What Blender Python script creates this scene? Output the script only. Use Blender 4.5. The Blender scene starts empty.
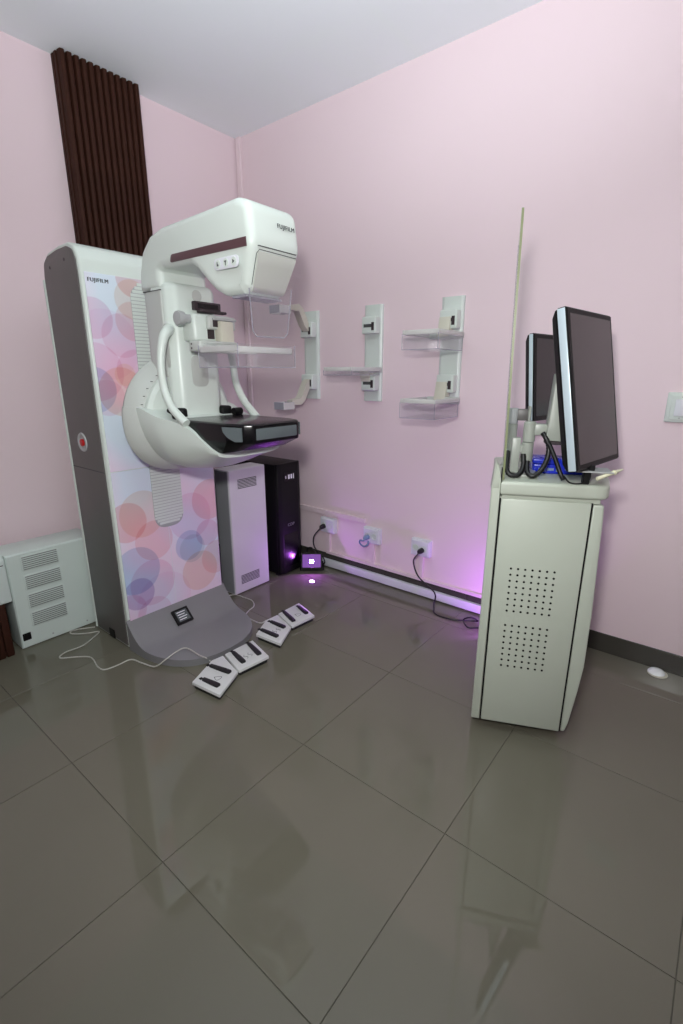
import bpy, bmesh, math, random
from mathutils import Vector, Matrix
random.seed(7)
PI = math.pi
S = bpy.context.scene
C = S.collection

# ---------------------------------------------------------------- camera
CAM_H = 1.373
PITCH = math.atan(138 / (17 / 36 * 1024)); HEAD = math.radians(38.8)
cam = bpy.data.cameras.new('camera'); camo = bpy.data.objects.new('camera', cam); C.objects.link(camo)
cam.sensor_fit = 'VERTICAL'; cam.sensor_height = 36; cam.lens = 17
cam.clip_start = 0.02
camo.location = (0, 0, CAM_H)
camo.rotation_euler = (PI / 2 - PITCH, 0, HEAD)
S.camera = camo

# ---------------------------------------------------------------- world and lights
w = bpy.data.worlds.new('world'); S.world = w; w.use_nodes = True
w.node_tree.nodes['Background'].inputs[0].default_value = (0.8, 0.88, 1, 1)
w.node_tree.nodes['Background'].inputs[1].default_value = 0.05

def area(name, loc, target, size, power, col=(1, 1, 1), size_y=None, shape='DISK', spread=180):
    l = bpy.data.lights.new(name, 'AREA'); l.shape = shape; l.size = size
    if size_y: l.size_y = size_y
    l.energy = power; l.color = col; l.spread = math.radians(spread)
    o = bpy.data.objects.new(name, l); C.objects.link(o); o.location = loc
    o.rotation_euler = (Vector(target) - Vector(loc)).to_track_quat('-Z', 'Y').to_euler()
    return o
fl = bpy.data.lights.new('flash', 'SPOT'); fl.energy = 104; fl.color = (1, 1, 0.985); fl.spot_size = math.radians(150); fl.spot_blend = 1.0; fl.shadow_soft_size = 0.07
flo = bpy.data.objects.new('flash', fl); C.objects.link(flo); flo.location = (-0.08, -0.05, 1.64)
flo.rotation_euler = (Vector((-1.7, 2.2, 1.4)) - flo.location).to_track_quat('-Z', 'Y').to_euler()
bl = bpy.data.lights.new('bounce_fill', 'SPOT'); bl.energy = 300; bl.color = (0.90, 0.98, 1.0); bl.spot_size = math.radians(106); bl.spot_blend = 1.0; bl.shadow_soft_size = 0.06  # added second spot, aimed up beside the flash to brighten the ceiling
blo = bpy.data.objects.new('bounce_fill', bl); C.objects.link(blo); blo.location = (-0.06, -0.08, 1.74)
blo.rotation_euler = (Vector((-0.6, 0.6, 2.9)) - blo.location).to_track_quat('-Z', 'Y').to_euler()

S.cycles.transparent_max_bounces = 24
S.view_settings.view_transform = 'Standard'
S.view_settings.look = 'None'
S.view_settings.gamma = 1
S.view_settings.exposure = 0.13
S.view_settings.use_curve_mapping = False

# ---------------------------------------------------------------- pixel helpers (direction only; the distance comes from a plane it touches)
FPX = 17 / 36 * 1024
_f = Vector((-math.sin(HEAD) * math.cos(PITCH), math.cos(HEAD) * math.cos(PITCH), -math.sin(PITCH)))
_r = Vector((math.cos(HEAD), math.sin(HEAD), 0)); _u = _r.cross(_f)
def ray(x, y): return _f + _r * ((x - 341.5) / FPX) + _u * ((512 - y) / FPX)
def on_z(p, z):
    d = ray(*p); return d * ((z - CAM_H) / d.z) + Vector((0, 0, CAM_H))
def on_x(p, X):
    d = ray(*p); return d * (X / d.x) + Vector((0, 0, CAM_H))
def on_y(p, Y):
    d = ray(*p); return d * (Y / d.y) + Vector((0, 0, CAM_H))

# ---------------------------------------------------------------- materials
def lin(c):
    def f(v):
        v /= 255.0
        return v / 12.92 if v <= 0.04045 else ((v + 0.055) / 1.055) ** 2.4
    return (f(c[0]), f(c[1]), f(c[2]), 1)
M = {}
def mat(name, rgb, rough=0.5, metal=0.0, var=0.04, scale=6.0, bump=0.0, bscale=200.0, spec=0.5, coat=0.0, emis=None, estr=0.0):
    m = bpy.data.materials.new(name); m.use_nodes = True; M[name] = m
    nt = m.node_tree; b = nt.nodes['Principled BSDF']
    tc = nt.nodes.new('ShaderNodeTexCoord')
    nz = nt.nodes.new('ShaderNodeTexNoise'); nz.inputs['Scale'].default_value = scale; nz.inputs['Detail'].default_value = 3
    nt.links.new(tc.outputs['Object'], nz.inputs['Vector'])
    rp = nt.nodes.new('ShaderNodeValToRGB'); c = lin(rgb)
    rp.color_ramp.elements[0].position = 0.3; rp.color_ramp.elements[1].position = 0.7
    rp.color_ramp.elements[0].color = (c[0] * (1 - var), c[1] * (1 - var), c[2] * (1 - var), 1)
    rp.color_ramp.elements[1].color = (min(1, c[0] * (1 + var)), min(1, c[1] * (1 + var)), min(1, c[2] * (1 + var)), 1)
    nt.links.new(nz.outputs['Fac'], rp.inputs['Fac']); nt.links.new(rp.outputs['Color'], b.inputs['Base Color'])
    b.inputs['Roughness'].default_value = rough; b.inputs['Metallic'].default_value = metal
    b.inputs['Specular IOR Level'].default_value = spec; b.inputs['Coat Weight'].default_value = coat
    b.inputs['Coat Roughness'].default_value = 0.08
    if bump:
        n2 = nt.nodes.new('ShaderNodeTexNoise'); n2.inputs['Scale'].default_value = bscale
        bp = nt.nodes.new('ShaderNodeBump'); bp.inputs['Strength'].default_value = bump; bp.inputs['Distance'].default_value = 0.002
        nt.links.new(tc.outputs['Object'], n2.inputs['Vector']); nt.links.new(n2.outputs['Fac'], bp.inputs['Height'])
        nt.links.new(bp.outputs['Normal'], b.inputs['Normal'])
    if emis:
        b.inputs['Emission Color'].default_value = (*emis, 1); b.inputs['Emission Strength'].default_value = estr
    return m
def clear(name, tint, refl=0.10, rough=0.04, haze=0.0, hazecol=(230, 230, 235)):
    m = bpy.data.materials.new(name); m.use_nodes = True; M[name] = m
    nt = m.node_tree; nt.nodes.remove(nt.nodes['Principled BSDF']); out = nt.nodes['Material Output']
    tr = nt.nodes.new('ShaderNodeBsdfTransparent'); tr.inputs[0].default_value = (*tint, 1)
    gl = nt.nodes.new('ShaderNodeBsdfGlossy'); gl.inputs['Roughness'].default_value = rough
    df = nt.nodes.new('ShaderNodeBsdfDiffuse'); df.inputs[0].default_value = lin(hazecol)
    nz = nt.nodes.new('ShaderNodeTexNoise'); nz.inputs['Scale'].default_value = 30
    mr = nt.nodes.new('ShaderNodeMapRange'); mr.inputs['To Min'].default_value = haze * 0.7; mr.inputs['To Max'].default_value = haze * 1.3
    nt.links.new(nz.outputs['Fac'], mr.inputs['Value'])
    m1 = nt.nodes.new('ShaderNodeMixShader'); nt.links.new(mr.outputs['Result'], m1.inputs[0])
    nt.links.new(tr.outputs[0], m1.inputs[1]); nt.links.new(df.outputs[0], m1.inputs[2])
    m2 = nt.nodes.new('ShaderNodeMixShader'); fr = nt.nodes.new('ShaderNodeLayerWeight'); fr.inputs[0].default_value = 0.5
    pw = nt.nodes.new('ShaderNodeMath'); pw.operation = 'POWER'; pw.inputs[1].default_value = 5
    sc = nt.nodes.new('ShaderNodeMath'); sc.operation = 'MULTIPLY_ADD'; sc.inputs[1].default_value = 0.35; sc.inputs[2].default_value = 0.04
    nt.links.new(fr.outputs['Facing'], pw.inputs[0]); nt.links.new(pw.outputs[0], sc.inputs[0]); nt.links.new(sc.outputs[0], m2.inputs[0]); nt.links.new(m1.outputs[0], m2.inputs[1]); nt.links.new(gl.outputs[0], m2.inputs[2])
    nt.links.new(m2.outputs[0], out.inputs[0])
    return m
mat('wall_pink', (234, 214, 219), 0.6, var=0.012, scale=1.2, bump=0.06, bscale=60, spec=0.25)
mat('conduit_pink', (233, 214, 218), 0.45, var=0.015)
mat('ceiling_white', (238, 245, 246), 0.75, var=0.01, scale=1.0, bump=0.05, bscale=80, spec=0.2)
mat('grout', (80, 77, 68), 0.8, var=0.08)
mat('tile', (107, 104, 91), 0.03, var=0.035, scale=2.2, spec=0.5)
mat('skirting', (66, 64, 58), 0.22, var=0.05, scale=3)
mat('trunk_white', (222, 224, 230), 0.4, var=0.01)
mat('plastic_white', (212, 221, 214), 0.32, var=0.01, scale=3, spec=0.45)
mat('plastic_offwhite', (190, 194, 189), 0.38, var=0.012, scale=3)
mat('plastic_greige', (192, 195, 187), 0.38, var=0.012, scale=3)
mat('side_grey', (98, 95, 93), 0.42, var=0.03, scale=4, bump=0.05, bscale=300)
mat('foot_grey', (128, 128, 130), 0.38, var=0.02, scale=4)
mat('knob_grey', (170, 172, 172), 0.4, var=0.02)
mat('black_gloss', (8, 8, 10), 0.2, var=0.1, spec=0.35)
mat('black_matte', (12, 12, 13), 0.5, var=0.1, spec=0.25)
mat('black_rubber', (24, 24, 26), 0.6, var=0.12, bump=0.1)
mat('seam', (70, 72, 72), 0.7, var=0.05)
mat('window_grey', (92, 100, 102), 0.25, var=0.05)
mat('brown_strip', (88, 62, 66), 0.3, var=0.05)
mat('slot_dark', (52, 42, 46), 0.5, var=0.1)
mat('beige_block', (206, 204, 188), 0.45, var=0.02)
mat('wood_dark', (56, 31, 22), 0.6, var=0.14, scale=9, bump=0.1, bscale=120, spec=0.15)
mat('generator_white', (210, 222, 216), 0.4, var=0.012)
mat('slot_grey', (128, 133, 130), 0.6, var=0.04)
mat('slim_white', (214, 212, 217), 0.4, var=0.012)
mat('slim_side_shaded', (150, 154, 156), 0.45, var=0.02)  # darker copy of slim_white: the left side's shade is put into the colour
mat('cabinet', (184, 191, 177), 0.36, var=0.012, scale=3)
mat('arm_grey', (160, 165, 156), 0.36, var=0.02)
mat('glass_edge', (128, 136, 100), 0.3, var=0.06)
mat('silver', (196, 212, 220), 0.34, 0.25, var=0.01)
mat('screen', (52, 46, 47), 0.22, var=0.02)
mat('screen_black', (20, 18, 19), 0.2, var=0.05)
mat('blue_plastic', (30, 48, 190), 0.2, var=0.25, scale=14)
mat('cream', (228, 226, 196), 0.4, var=0.02)
mat('cable_black', (16, 16, 17), 0.45, var=0.1)
mat('cable_white', (190, 188, 180), 0.5, var=0.03)
mat('ink', (58, 60, 64), 0.5, var=0.05)
mat('ink_light', (228, 230, 234), 0.5, var=0.05)
mat('red', (190, 24, 26), 0.3, var=0.06)
mat('pedal_top', (212, 214, 212), 0.4, var=0.015)
mat('plug_blue', (120, 140, 176), 0.4, var=0.05)
mat('lamp_lens', (60, 36, 84), 0.7, spec=0.1, emis=(0.6, 0.25, 1.0), estr=0.3)
mat('lamp_core', (255, 235, 250), 0.3, emis=(0.55, 0.13, 1.0), estr=900)
mat('spot_white', (246, 250, 250), 0.2, var=0.005)
clear('clear_plastic', (0.975, 0.975, 0.98), haze=0.035)
clear('clear_edge', (0.72, 0.72, 0.78), haze=0.38, hazecol=(205, 205, 214))
clear('clear_frost', (0.9, 0.9, 0.9), haze=0.72, hazecol=(226, 226, 222))
clear('shield_glass', (0.965, 0.985, 0.965), haze=0.0)

# shutter: fine ribs as relief
def shutter_mat():
    m = mat('shutter', (172, 177, 177), 0.5, var=0.01)
    return m
shutter_mat()

# printed front panel: flat print of overlapping see-through circles
def print_mat(name, circles, cx, cz):
    m = bpy.data.materials.new(name); m.use_nodes = True; M[name] = m
    nt = m.node_tree; b = nt.nodes['Principled BSDF']; b.inputs['Roughness'].default_value = 0.3
    tc = nt.nodes.new('ShaderNodeTexCoord')
    nz = nt.nodes.new('ShaderNodeTexNoise'); nz.inputs['Scale'].default_value = 3.2; nz.inputs['Detail'].default_value = 0
    nt.links.new(tc.outputs['Object'], nz.inputs['Vector'])
    rp = nt.nodes.new('ShaderNodeValToRGB'); e = rp.color_ramp.elements
    e[0].position = 0.35; e[0].color = lin((216, 228, 240)); e[1].position = 0.65; e[1].color = lin((236, 216, 232))
    nt.links.new(nz.outputs['Fac'], rp.inputs['Fac'])
    cur = rp.outputs['Color']
    for (y, z, r, col, al) in circles:
        d = nt.nodes.new('ShaderNodeVectorMath'); d.operation = 'SUBTRACT'
        nt.links.new(tc.outputs['Object'], d.inputs[0]); d.inputs[1].default_value = (0, y - cx, z - cz)
        ml = nt.nodes.new('ShaderNodeVectorMath'); ml.operation = 'MULTIPLY'; ml.inputs[1].default_value = (0, 1, 1)
        nt.links.new(d.outputs[0], ml.inputs[0])
        ln = nt.nodes.new('ShaderNodeVectorMath'); ln.operation = 'LENGTH'; nt.links.new(ml.outputs[0], ln.inputs[0])
        mr = nt.nodes.new('ShaderNodeMapRange'); mr.inputs['From Min'].default_value = r - 0.002; mr.inputs['From Max'].default_value = r + 0.002
        mr.inputs['To Min'].default_value = al; mr.inputs['To Max'].default_value = 0
        nt.links.new(ln.outputs['Value'], mr.inputs['Value'])
        mx = nt.nodes.new('ShaderNodeMix'); mx.data_type = 'RGBA'; mx.blend_type = 'MULTIPLY'
        nt.links.new(mr.outputs['Result'], mx.inputs[0]); nt.links.new(cur, mx.inputs[6]); mx.inputs[7].default_value = lin(col)
        cur = mx.outputs[2]
    nt.links.new(cur, b.inputs['Base Color'])
    return m

# ---------------------------------------------------------------- geometry helpers
def bbox_center(vs):
    a = [min(v[i] for v in vs) for i in range(3)]; b = [max(v[i] for v in vs) for i in range(3)]
    return Vector(((a[0] + b[0]) / 2, (a[1] + b[1]) / 2, (a[2] + b[2]) / 2))
OFF = {}
def thing(name, loc, label, cat, group=None, rotz=0.0, local=False):
    o = bpy.data.objects.new(name, None); C.objects.link(o); o.empty_display_size = 0.05
    o.location = loc; o.rotation_euler = (0, 0, rotz)
    o['label'] = label; o['category'] = cat
    if group: o['group'] = group
    OFF[o] = Vector((0, 0, 0)) if local else Vector(loc)
    return o
def finish(bm, ang=35):
    bmesh.ops.remove_doubles(bm, verts=bm.verts[:], dist=1e-6)
    bmesh.ops.recalc_face_normals(bm, faces=bm.faces[:])
    lim = math.radians(ang)
    for f in bm.faces: f.smooth = True
    for e in bm.edges:
        e.smooth = len(e.link_faces) == 2 and e.calc_face_angle(0) < lim
def obj(name, bm, m, parent=None, label=None, cat=None, group=None, kind=None, ang=35, smooth=True):
    if smooth: finish(bm, ang)
    c = bbox_center([v.co for v in bm.verts])
    bmesh.ops.translate(bm, verts=bm.verts[:], vec=-c)
    me = bpy.data.meshes.new(name); bm.to_mesh(me); bm.free()
    me.materials.append(M[m] if isinstance(m, str) else m)
    o = bpy.data.objects.new(name, me); C.objects.link(o)
    if parent: o.parent = parent; o.location = c - OFF[parent]
    else: o.location = c
    OFF[o] = c
    if label: o['label'] = label
    if cat: o['category'] = cat
    if group: o['group'] = group
    if kind: o['kind'] = kind
    return o
def B(): return bmesh.new()
def box(x0, x1, y0, y1, z0, z1, bev=0.0, seg=2, bm=None):
    nb = bmesh.new()
    vs = [nb.verts.new((x, y, z)) for x in (x0, x1) for y in (y0, y1) for z in (z0, z1)]
    for f in ((0, 1, 3, 2), (4, 6, 7, 5), (0, 4, 5, 1), (2, 3, 7, 6), (0, 2, 6, 4), (1, 5, 7, 3)):
        nb.faces.new([vs[i] for i in f])
    bmesh.ops.recalc_face_normals(nb, faces=nb.faces[:])
    if bev: bmesh.ops.bevel(nb, geom=nb.edges[:], offset=bev, segments=seg, profile=0.5, affect='EDGES')
    return merge(bm, nb)
def merge(bm, nb):
    if bm is None: return nb
    t = bpy.data.meshes.new('t'); nb.to_mesh(t); nb.free(); bm.from_mesh(t); bpy.data.meshes.remove(t)
    return bm
def area2(p): return sum(p[i][0] * p[(i + 1) % len(p)][1] - p[(i + 1) % len(p)][0] * p[i][1] for i in range(len(p)))
def fillet(pts, rad, seg=5):
    out = []; n = len(pts)
    for i in range(n):
        p = Vector(pts[i]).to_2d() if len(pts[i]) > 2 else Vector(pts[i]); r = rad[i] if isinstance(rad, (list, tuple)) else rad
        a = Vector(pts[i - 1]) - p; b = Vector(pts[(i + 1) % n]) - p
        la, lb = a.length, b.length; a.normalize(); b.normalize()
        th = a.angle(b)
        if r <= 0 or th > PI - 0.05: out.append((p.x, p.y)); continue
        t = min(r / math.tan(th / 2), 0.48 * la, 0.48 * lb)
        q0, q1 = p + a * t, p + b * t
        for k in range(seg + 1):
            s = k / seg
            q = q0 * (1 - s) ** 2 + p * 2 * s * (1 - s) + q1 * s * s
            out.append((q.x, q.y))
    return out
def inset(poly, d):
    n = len(poly); out = []
    for i in range(n):
        p0, p1, p2 = Vector(poly[i - 1]), Vector(poly[i]), Vector(poly[(i + 1) % n])
        e0 = (p1 - p0); e1 = (p2 - p1)
        if e0.length < 1e-9: e0 = e1
        if e1.length < 1e-9: e1 = e0
        n0 = Vector((-e0.y, e0.x)).normalized(); n1 = Vector((-e1.y, e1.x)).normalized()
        m = n0 + n1
        if m.length < 1e-6: m = n0.copy()
        m.normalize(); k = max(0.35, m.dot(n0))
        q = p1 + m * (d / k); out.append((q.x, q.y))
    return out
def place(axis, p, t):
    if axis == 'x': return (t, p[0], p[1])
    if axis == 'y': return (p[0], t, p[1])
    return (p[0], p[1], t)
def rings(rs, cap0=True, cap1=True, bm=None):
    nb = bmesh.new()
    vv = [[nb.verts.new(p) for p in r] for r in rs]
    n = len(vv[0])
    for a, b in zip(vv[:-1], vv[1:]):
        for i in range(n):
            j = (i + 1) % n
            nb.faces.new((a[i], a[j], b[j], b[i]))
    if cap0: nb.faces.new(list(reversed(vv[0])))
    if cap1: nb.faces.new(vv[-1])
    bmesh.ops.recalc_face_normals(nb, faces=nb.faces[:])
    return merge(bm, nb)
def extr(poly, axis, a, b, r=0.0, n=4, r0=None, r1=None, bm=None):
    if area2(poly) < 0: poly = list(reversed(poly))
    r0 = r if r0 is None else r0; r1 = r if r1 is None else r1
    rs = []
    s = 1 if b > a else -1
    if r0 > 0:
        # rounding: inset shrinks from r0 to 0 while the depth runs from 0 to r0
        rs = []
        for k in range(n):
            t = k / n * PI / 2
            rs.append([place(axis, p, a + s * r0 * (1 - math.cos(t))) for p in inset(poly, r0 * (1 - math.sin(t)))])
    rs.append([place(axis, p, a + s * r0) for p in poly])
    rs.append([place(axis, p, b - s * r1) for p in poly])
    if r1 > 0:
        for k in range(n - 1, -1, -1):
            t = k / n * PI / 2
            rs.append([place(axis, p, b - s * r1 * (1 - math.cos(t))) for p in inset(poly, r1 * (1 - math.sin(t)))])
    return rings(rs, bm=bm)
def rrect(a0, a1, b0, b1, r, seg=5):
    return fillet([(a0, b0), (a1, b0), (a1, b1), (a0, b1)], r, seg)
def circ(c0, c1, r, n=32): return [(c0 + r * math.cos(2 * PI * i / n), c1 + r * math.sin(2 * PI * i / n)) for i in range(n)]
def lathe(prof, center, axis, n=40, bm=None):
    rs = []
    for (t, r) in prof:
        rs.append([place(axis, p, t) for p in circ(center[0], center[1], max(r, 1e-4), n)])
    return rings(rs, bm=bm)
def smooth_path(pts, sub=6):
    P = [Vector(p) for p in pts]; out = []
    for i in range(len(P) - 1):
        p0 = P[max(i - 1, 0)]; p1 = P[i]; p2 = P[i + 1]; p3 = P[min(i + 2, len(P) - 1)]
        for k in range(sub):
            t = k / sub
            out.append(0.5 * ((2 * p1) + (-p0 + p2) * t + (2 * p0 - 5 * p1 + 4 * p2 - p3) * t * t + (-p0 + 3 * p1 - 3 * p2 + p3) * t ** 3))
    out.append(P[-1]); return out
def tube(pts, r, n=8, sub=6, flat=1.0, bm=None, ribs=0.0):
    P = smooth_path(pts, sub) if sub else [Vector(p) for p in pts]
    rs = []; up = Vector((0, 0, 1)); prev = None
    for i, p in enumerate(P):
        d = (P[min(i + 1, len(P) - 1)] - P[max(i - 1, 0)]).normalized()
        if prev is None:
            a = d.cross(up)
            if a.length < 0.1: a = d.cross(Vector((1, 0, 0)))
            a.normalize()
        else:
            a = (prev - d * prev.dot(d)).normalized()
        prev = a; b = d.cross(a)
        rr = r(i / (len(P) - 1)) if callable(r) else r
        if ribs and i % 2: rr *= 1 - ribs
        rs.append([tuple(p + a * (rr * math.cos(2 * PI * k / n)) + b * (rr * flat * math.sin(2 * PI * k / n))) for k in range(n)])
    return rings(rs, bm=bm)
def quadplate(corners, th, bm=None):
    nb = bmesh.new(); c = [Vector(p) for p in corners]
    nrm = (c[1] - c[0]).cross(c[2] - c[1]).normalized()
    a = [nb.verts.new(p) for p in c]; b = [nb.verts.new(p - nrm * th) for p in c]; n = len(c)
    nb.faces.new(a); nb.faces.new(list(reversed(b)))
    for i in range(n): nb.faces.new((a[i], b[i], b[(i + 1) % n], a[(i + 1) % n]))
    bmesh.ops.recalc_face_normals(nb, faces=nb.faces[:])
    return merge(bm, nb)
def text_bm(s, origin, ex, ey, width, eps=0.0008, bold=False):
    cu = bpy.data.curves.new('t', 'FONT'); cu.body = s; cu.size = 1; cu.extrude = 0.0
    cu.space_character = 1.12
    t = bpy.data.objects.new('t', cu); C.objects.link(t)
    dg = bpy.context.evaluated_depsgraph_get(); dg.update()
    me = bpy.data.meshes.new_from_object(t.evaluated_get(dg))
    bpy.data.objects.remove(t); bpy.data.curves.remove(cu)
    xs = [v.co.x for v in me.vertices]; ys = [v.co.y for v in me.vertices]
    x0, x1, y0, y1 = min(xs), max(xs), min(ys), max(ys); k = width / (x1 - x0)
    ex = Vector(ex).normalized(); ey = Vector(ey).normalized(); nn = ex.cross(ey); O = Vector(origin)
    for v in me.vertices:
        q = O + ex * ((v.co.x - (x0 + x1) / 2) * k) + ey * ((v.co.y - (y0 + y1) / 2) * k) + nn * eps
        v.co = q
    bm = bmesh.new(); bm.from_mesh(me)
    if bold:
        for k_ in (-0.011, 0.011):
            for v in me.vertices: v.co += ex * (width * k_)
            bm.from_mesh(me)
            for v in me.vertices: v.co -= ex * (width * k_)
    bpy.data.meshes.remove(me)
    return bm

# ================================================================= THE ROOM
XL, XR, YF, YB, ZC = -2.98, 1.35, -2.2, 2.56, 2.91
obj('wall_left', box(XL - 0.12, XL, YF - 0.12, YB + 0.12, -0.1, ZC), 'wall_pink', kind='structure')
obj('wall_back', box(XL, XR, YB, YB + 0.12, -0.1, ZC), 'wall_pink', kind='structure')
obj('wall_right', box(XR, XR + 0.12, YF - 0.12, YB + 0.12, -0.1, ZC), 'wall_pink', kind='structure')
obj('wall_front', box(XL, XR, YF - 0.12, YF, -0.1, ZC), 'wall_pink', kind='structure')
obj('ceiling', box(XL - 0.12, XR + 0.12, YF - 0.12, YB + 0.12, ZC, ZC + 0.1), 'ceiling_white', kind='structure')
floor = obj('floor', box(XL, XR, YF, YB, -0.1, -0.0022), 'grout', kind='structure')
TX, TY, TS, GAP = -1.083, 0.513, 0.6, 0.0009
tile_mesh = {}
xs = [XL] + [TX + TS * k for k in range(-4, 6) if XL < TX + TS * k < XR] + [XR]
ys = [YF] + [TY + TS * k for k in range(-6, 6) if YF < TY + TS * k < YB] + [YB]
for i in range(len(xs) - 1):
    for j in range(len(ys) - 1):
        w_, d_ = xs[i + 1] - xs[i] - 2 * GAP, ys[j + 1] - ys[j] - 2 * GAP
        key = (round(w_, 3), round(d_, 3))
        if key not in tile_mesh:
            bm = box(-w_ / 2, w_ / 2, -d_ / 2, d_ / 2, -0.009, 0, 0.0008, 1)
            finish(bm, 20); me = bpy.data.meshes.new('floor_tile'); bm.to_mesh(me); bm.free(); me.materials.append(M['tile']); tile_mesh[key] = me
        t = bpy.data.objects.new('floor_tile', tile_mesh[key]); C.objects.link(t)
        t.parent = floor; t.location = Vector(((xs[i] + xs[i + 1]) / 2, (ys[j] + ys[j + 1]) / 2, 0)) - OFF[floor]
# skirting tiles
def skirting(name, boxes):
    o = obj(name, box(*boxes[0]), 'skirting', kind='structure')
    for b in boxes[1:]: obj('skirting_tile', box(*b, bev=0.0012, seg=1), 'skirting', o)
skirting('baseboard_back', [(XL, XR, YB - 0.004, YB, 0, 0.098)] +
         [(XL + 0.1 + 0.6 * k, min(XR, XL + 0.6 * (k + 1) + 0.098), YB - 0.011, YB - 0.003, 0, 0.1) for k in range(0, 8) if XL + 0.1 + 0.6 * k < XR - .1])
skirting('baseboard_left', [(XL, XL + 0.004, YF, YB - 0.012, 0, 0.098)] +
         [(XL + 0.003, XL + 0.011, YF + 0.6 * k, min(YB - 0.012, YF + 0.6 * k + 0.598), 0, 0.1) for k in range(0, 8) if YF + 0.6 * k < YB - 0.1])

# corner conduit (painted with the wall)
def bar(name, bx, m, label, cat, bev=0.002, group=None):
    return obj(name, box(*bx, bev=bev, seg=1), m, None, label, cat, group)
bar('corner_conduit', (XL + 0.012, XL + 0.052, YB - 0.018, YB, 0.1, ZC), 'conduit_pink', 'pink painted cable conduit running up the room corner to the ceiling', 'conduit')
bar('cable_conduit', (XL + 0.06, -1.842, YB - 0.017, YB, 0.395, 0.43), 'conduit_pink', 'pink painted horizontal conduit reaching the two sockets nearest the corner', 'conduit')
bar('cable_conduit', (-2.19, -2.155, YB - 0.017, YB, 0.115, 0.257), 'conduit_pink', 'short pink conduit dropping from socket behind the purple floodlight', 'conduit')
bar('cable_conduit', (-1.79, -1.762, YB - 0.017, YB, 0.1, 0.267), 'conduit_pink', 'short pink conduit dropping from the middle wall socket', 'conduit')
bar('cable_conduit', (-1.41, -1.385, YB - 0.017, YB, 0.115, 0.272), 'conduit_pink', 'short pink conduit dropping from socket with the long black cord', 'conduit')
bar('skirting_conduit', (-2.19, -0.55, YB - 0.02, YB, 0.1005, 0.122), 'conduit_pink', 'long pink conduit lying on top of the dark baseboard', 'conduit')
t = thing('cable_trunking', (-1.6, YB - 0.03, 0), 'white plastic cable trunking along the foot of the back wall', 'trunking')
obj('channel', box(-2.32, -0.72, YB - 0.034, YB - 0.0115, 0.012, 0.06, 0.002, 1), 'trunk_white', t)
obj('cover', box(-2.318, -0.722, YB - 0.040, YB - 0.0335, 0.010, 0.062, 0.003, 2), 'trunk_white', t)

# wall sockets
def socket(cx, cz, label):
    t = thing('wall_socket', (cx, YB, cz), label, 'socket', 'white wall sockets above the baseboard')
    obj('back_box', extr(rrect(cx - 0.066, cx + 0.066, cz - 0.055, cz + 0.055, 0.006), 'y', YB, YB - 0.03, 0, r1=0.004), 'trunk_white', t)
    f = obj('face_plate', extr(rrect(cx - 0.06, cx + 0.06, cz - 0.048, cz + 0.048, 0.006), 'y', YB - 0.03, YB - 0.037, 0, r1=0.003), 'trunk_white', t)
    for s in (-0.03, 0.03):
        bm = lathe([(YB - 0.0365, 0.021), (YB - 0.0395, 0.021), (YB - 0.0395, 0.018), (YB - 0.0372, 0.017)], (cx + s, cz), 'y', 24)
        obj('outlet', bm, 'plastic_white', f)
    return t
socket(-2.165, 0.322, 'white wall socket nearest the corner, feeding the purple floodlight')
socket(-1.778, 0.325, 'white wall socket with a short blue-grey looped lead')
socket(-1.402, 0.325, 'white wall socket with long black cord, nearest the grey console cabinet')
def plug(cx, cz, m, label, pts, r=0.0045, name='power_cable', d=(0, -1, 0)):
    t = thing(name, (cx, YB - 0.04, cz), label, 'cord')
    obj('plug', lathe([(YB - 0.0375, 0.017), (YB - 0.06, 0.017), (YB - 0.075, 0.013), (YB - 0.083, 0.007)], (cx, cz), 'y', 16), m, t)
    obj('lead', tube([(cx, YB - 0.075, cz), (cx, YB - 0.09, cz - 0.012)] + pts, r, 8), m, t)
    return t
plug(-2.19, 0.315, 'cable_black', 'black cord running from corner-side socket to the purple floodlight',
     [(-2.235, 2.46, 0.24), (-2.235, 2.465, 0.16), (-2.16, 2.47, 0.10), (-2.15, 2.475, 0.05), (-2.22, 2.478, 0.02), (-2.29, 2.47, 0.06), (-2.31, 2.46, 0.125), (-2.26, 2.46, 0.15), (-2.21, 2.462, 0.105)])
plug(-1.80, 0.315, 'plug_blue', 'short blue-grey lead looped below the middle wall socket',
     [(-1.825, 2.47, 0.30), (-1.835, 2.48, 0.275), (-1.81, 2.49, 0.255), (-1.785, 2.50, 0.27), (-1.79, 2.515, 0.29)], 0.006)
plug(-1.385, 0.315, 'cable_black', 'long black cord curving from wall socket to the console cabinet',
     [(-1.40, 2.45, 0.26), (-1.36, 2.45, 0.17), (-1.25, 2.46, 0.09), (-1.24, 2.44, 0.02), (-1.19, 2.37, 0.0048), (-1.08, 2.37, 0.0048), (-0.98, 2.43, 0.0048), (-0.94, 2.40, 0.03), (-0.97, 2.37, 0.055), (-1.01, 2.36, 0.03), (-0.97, 2.34, 0.0055), (-0.92, 2.36, 0.012), (-0.88, 2.36, 0.006), (-0.80, 2.34, 0.006), (-0.74, 2.33, 0.03)])

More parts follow.
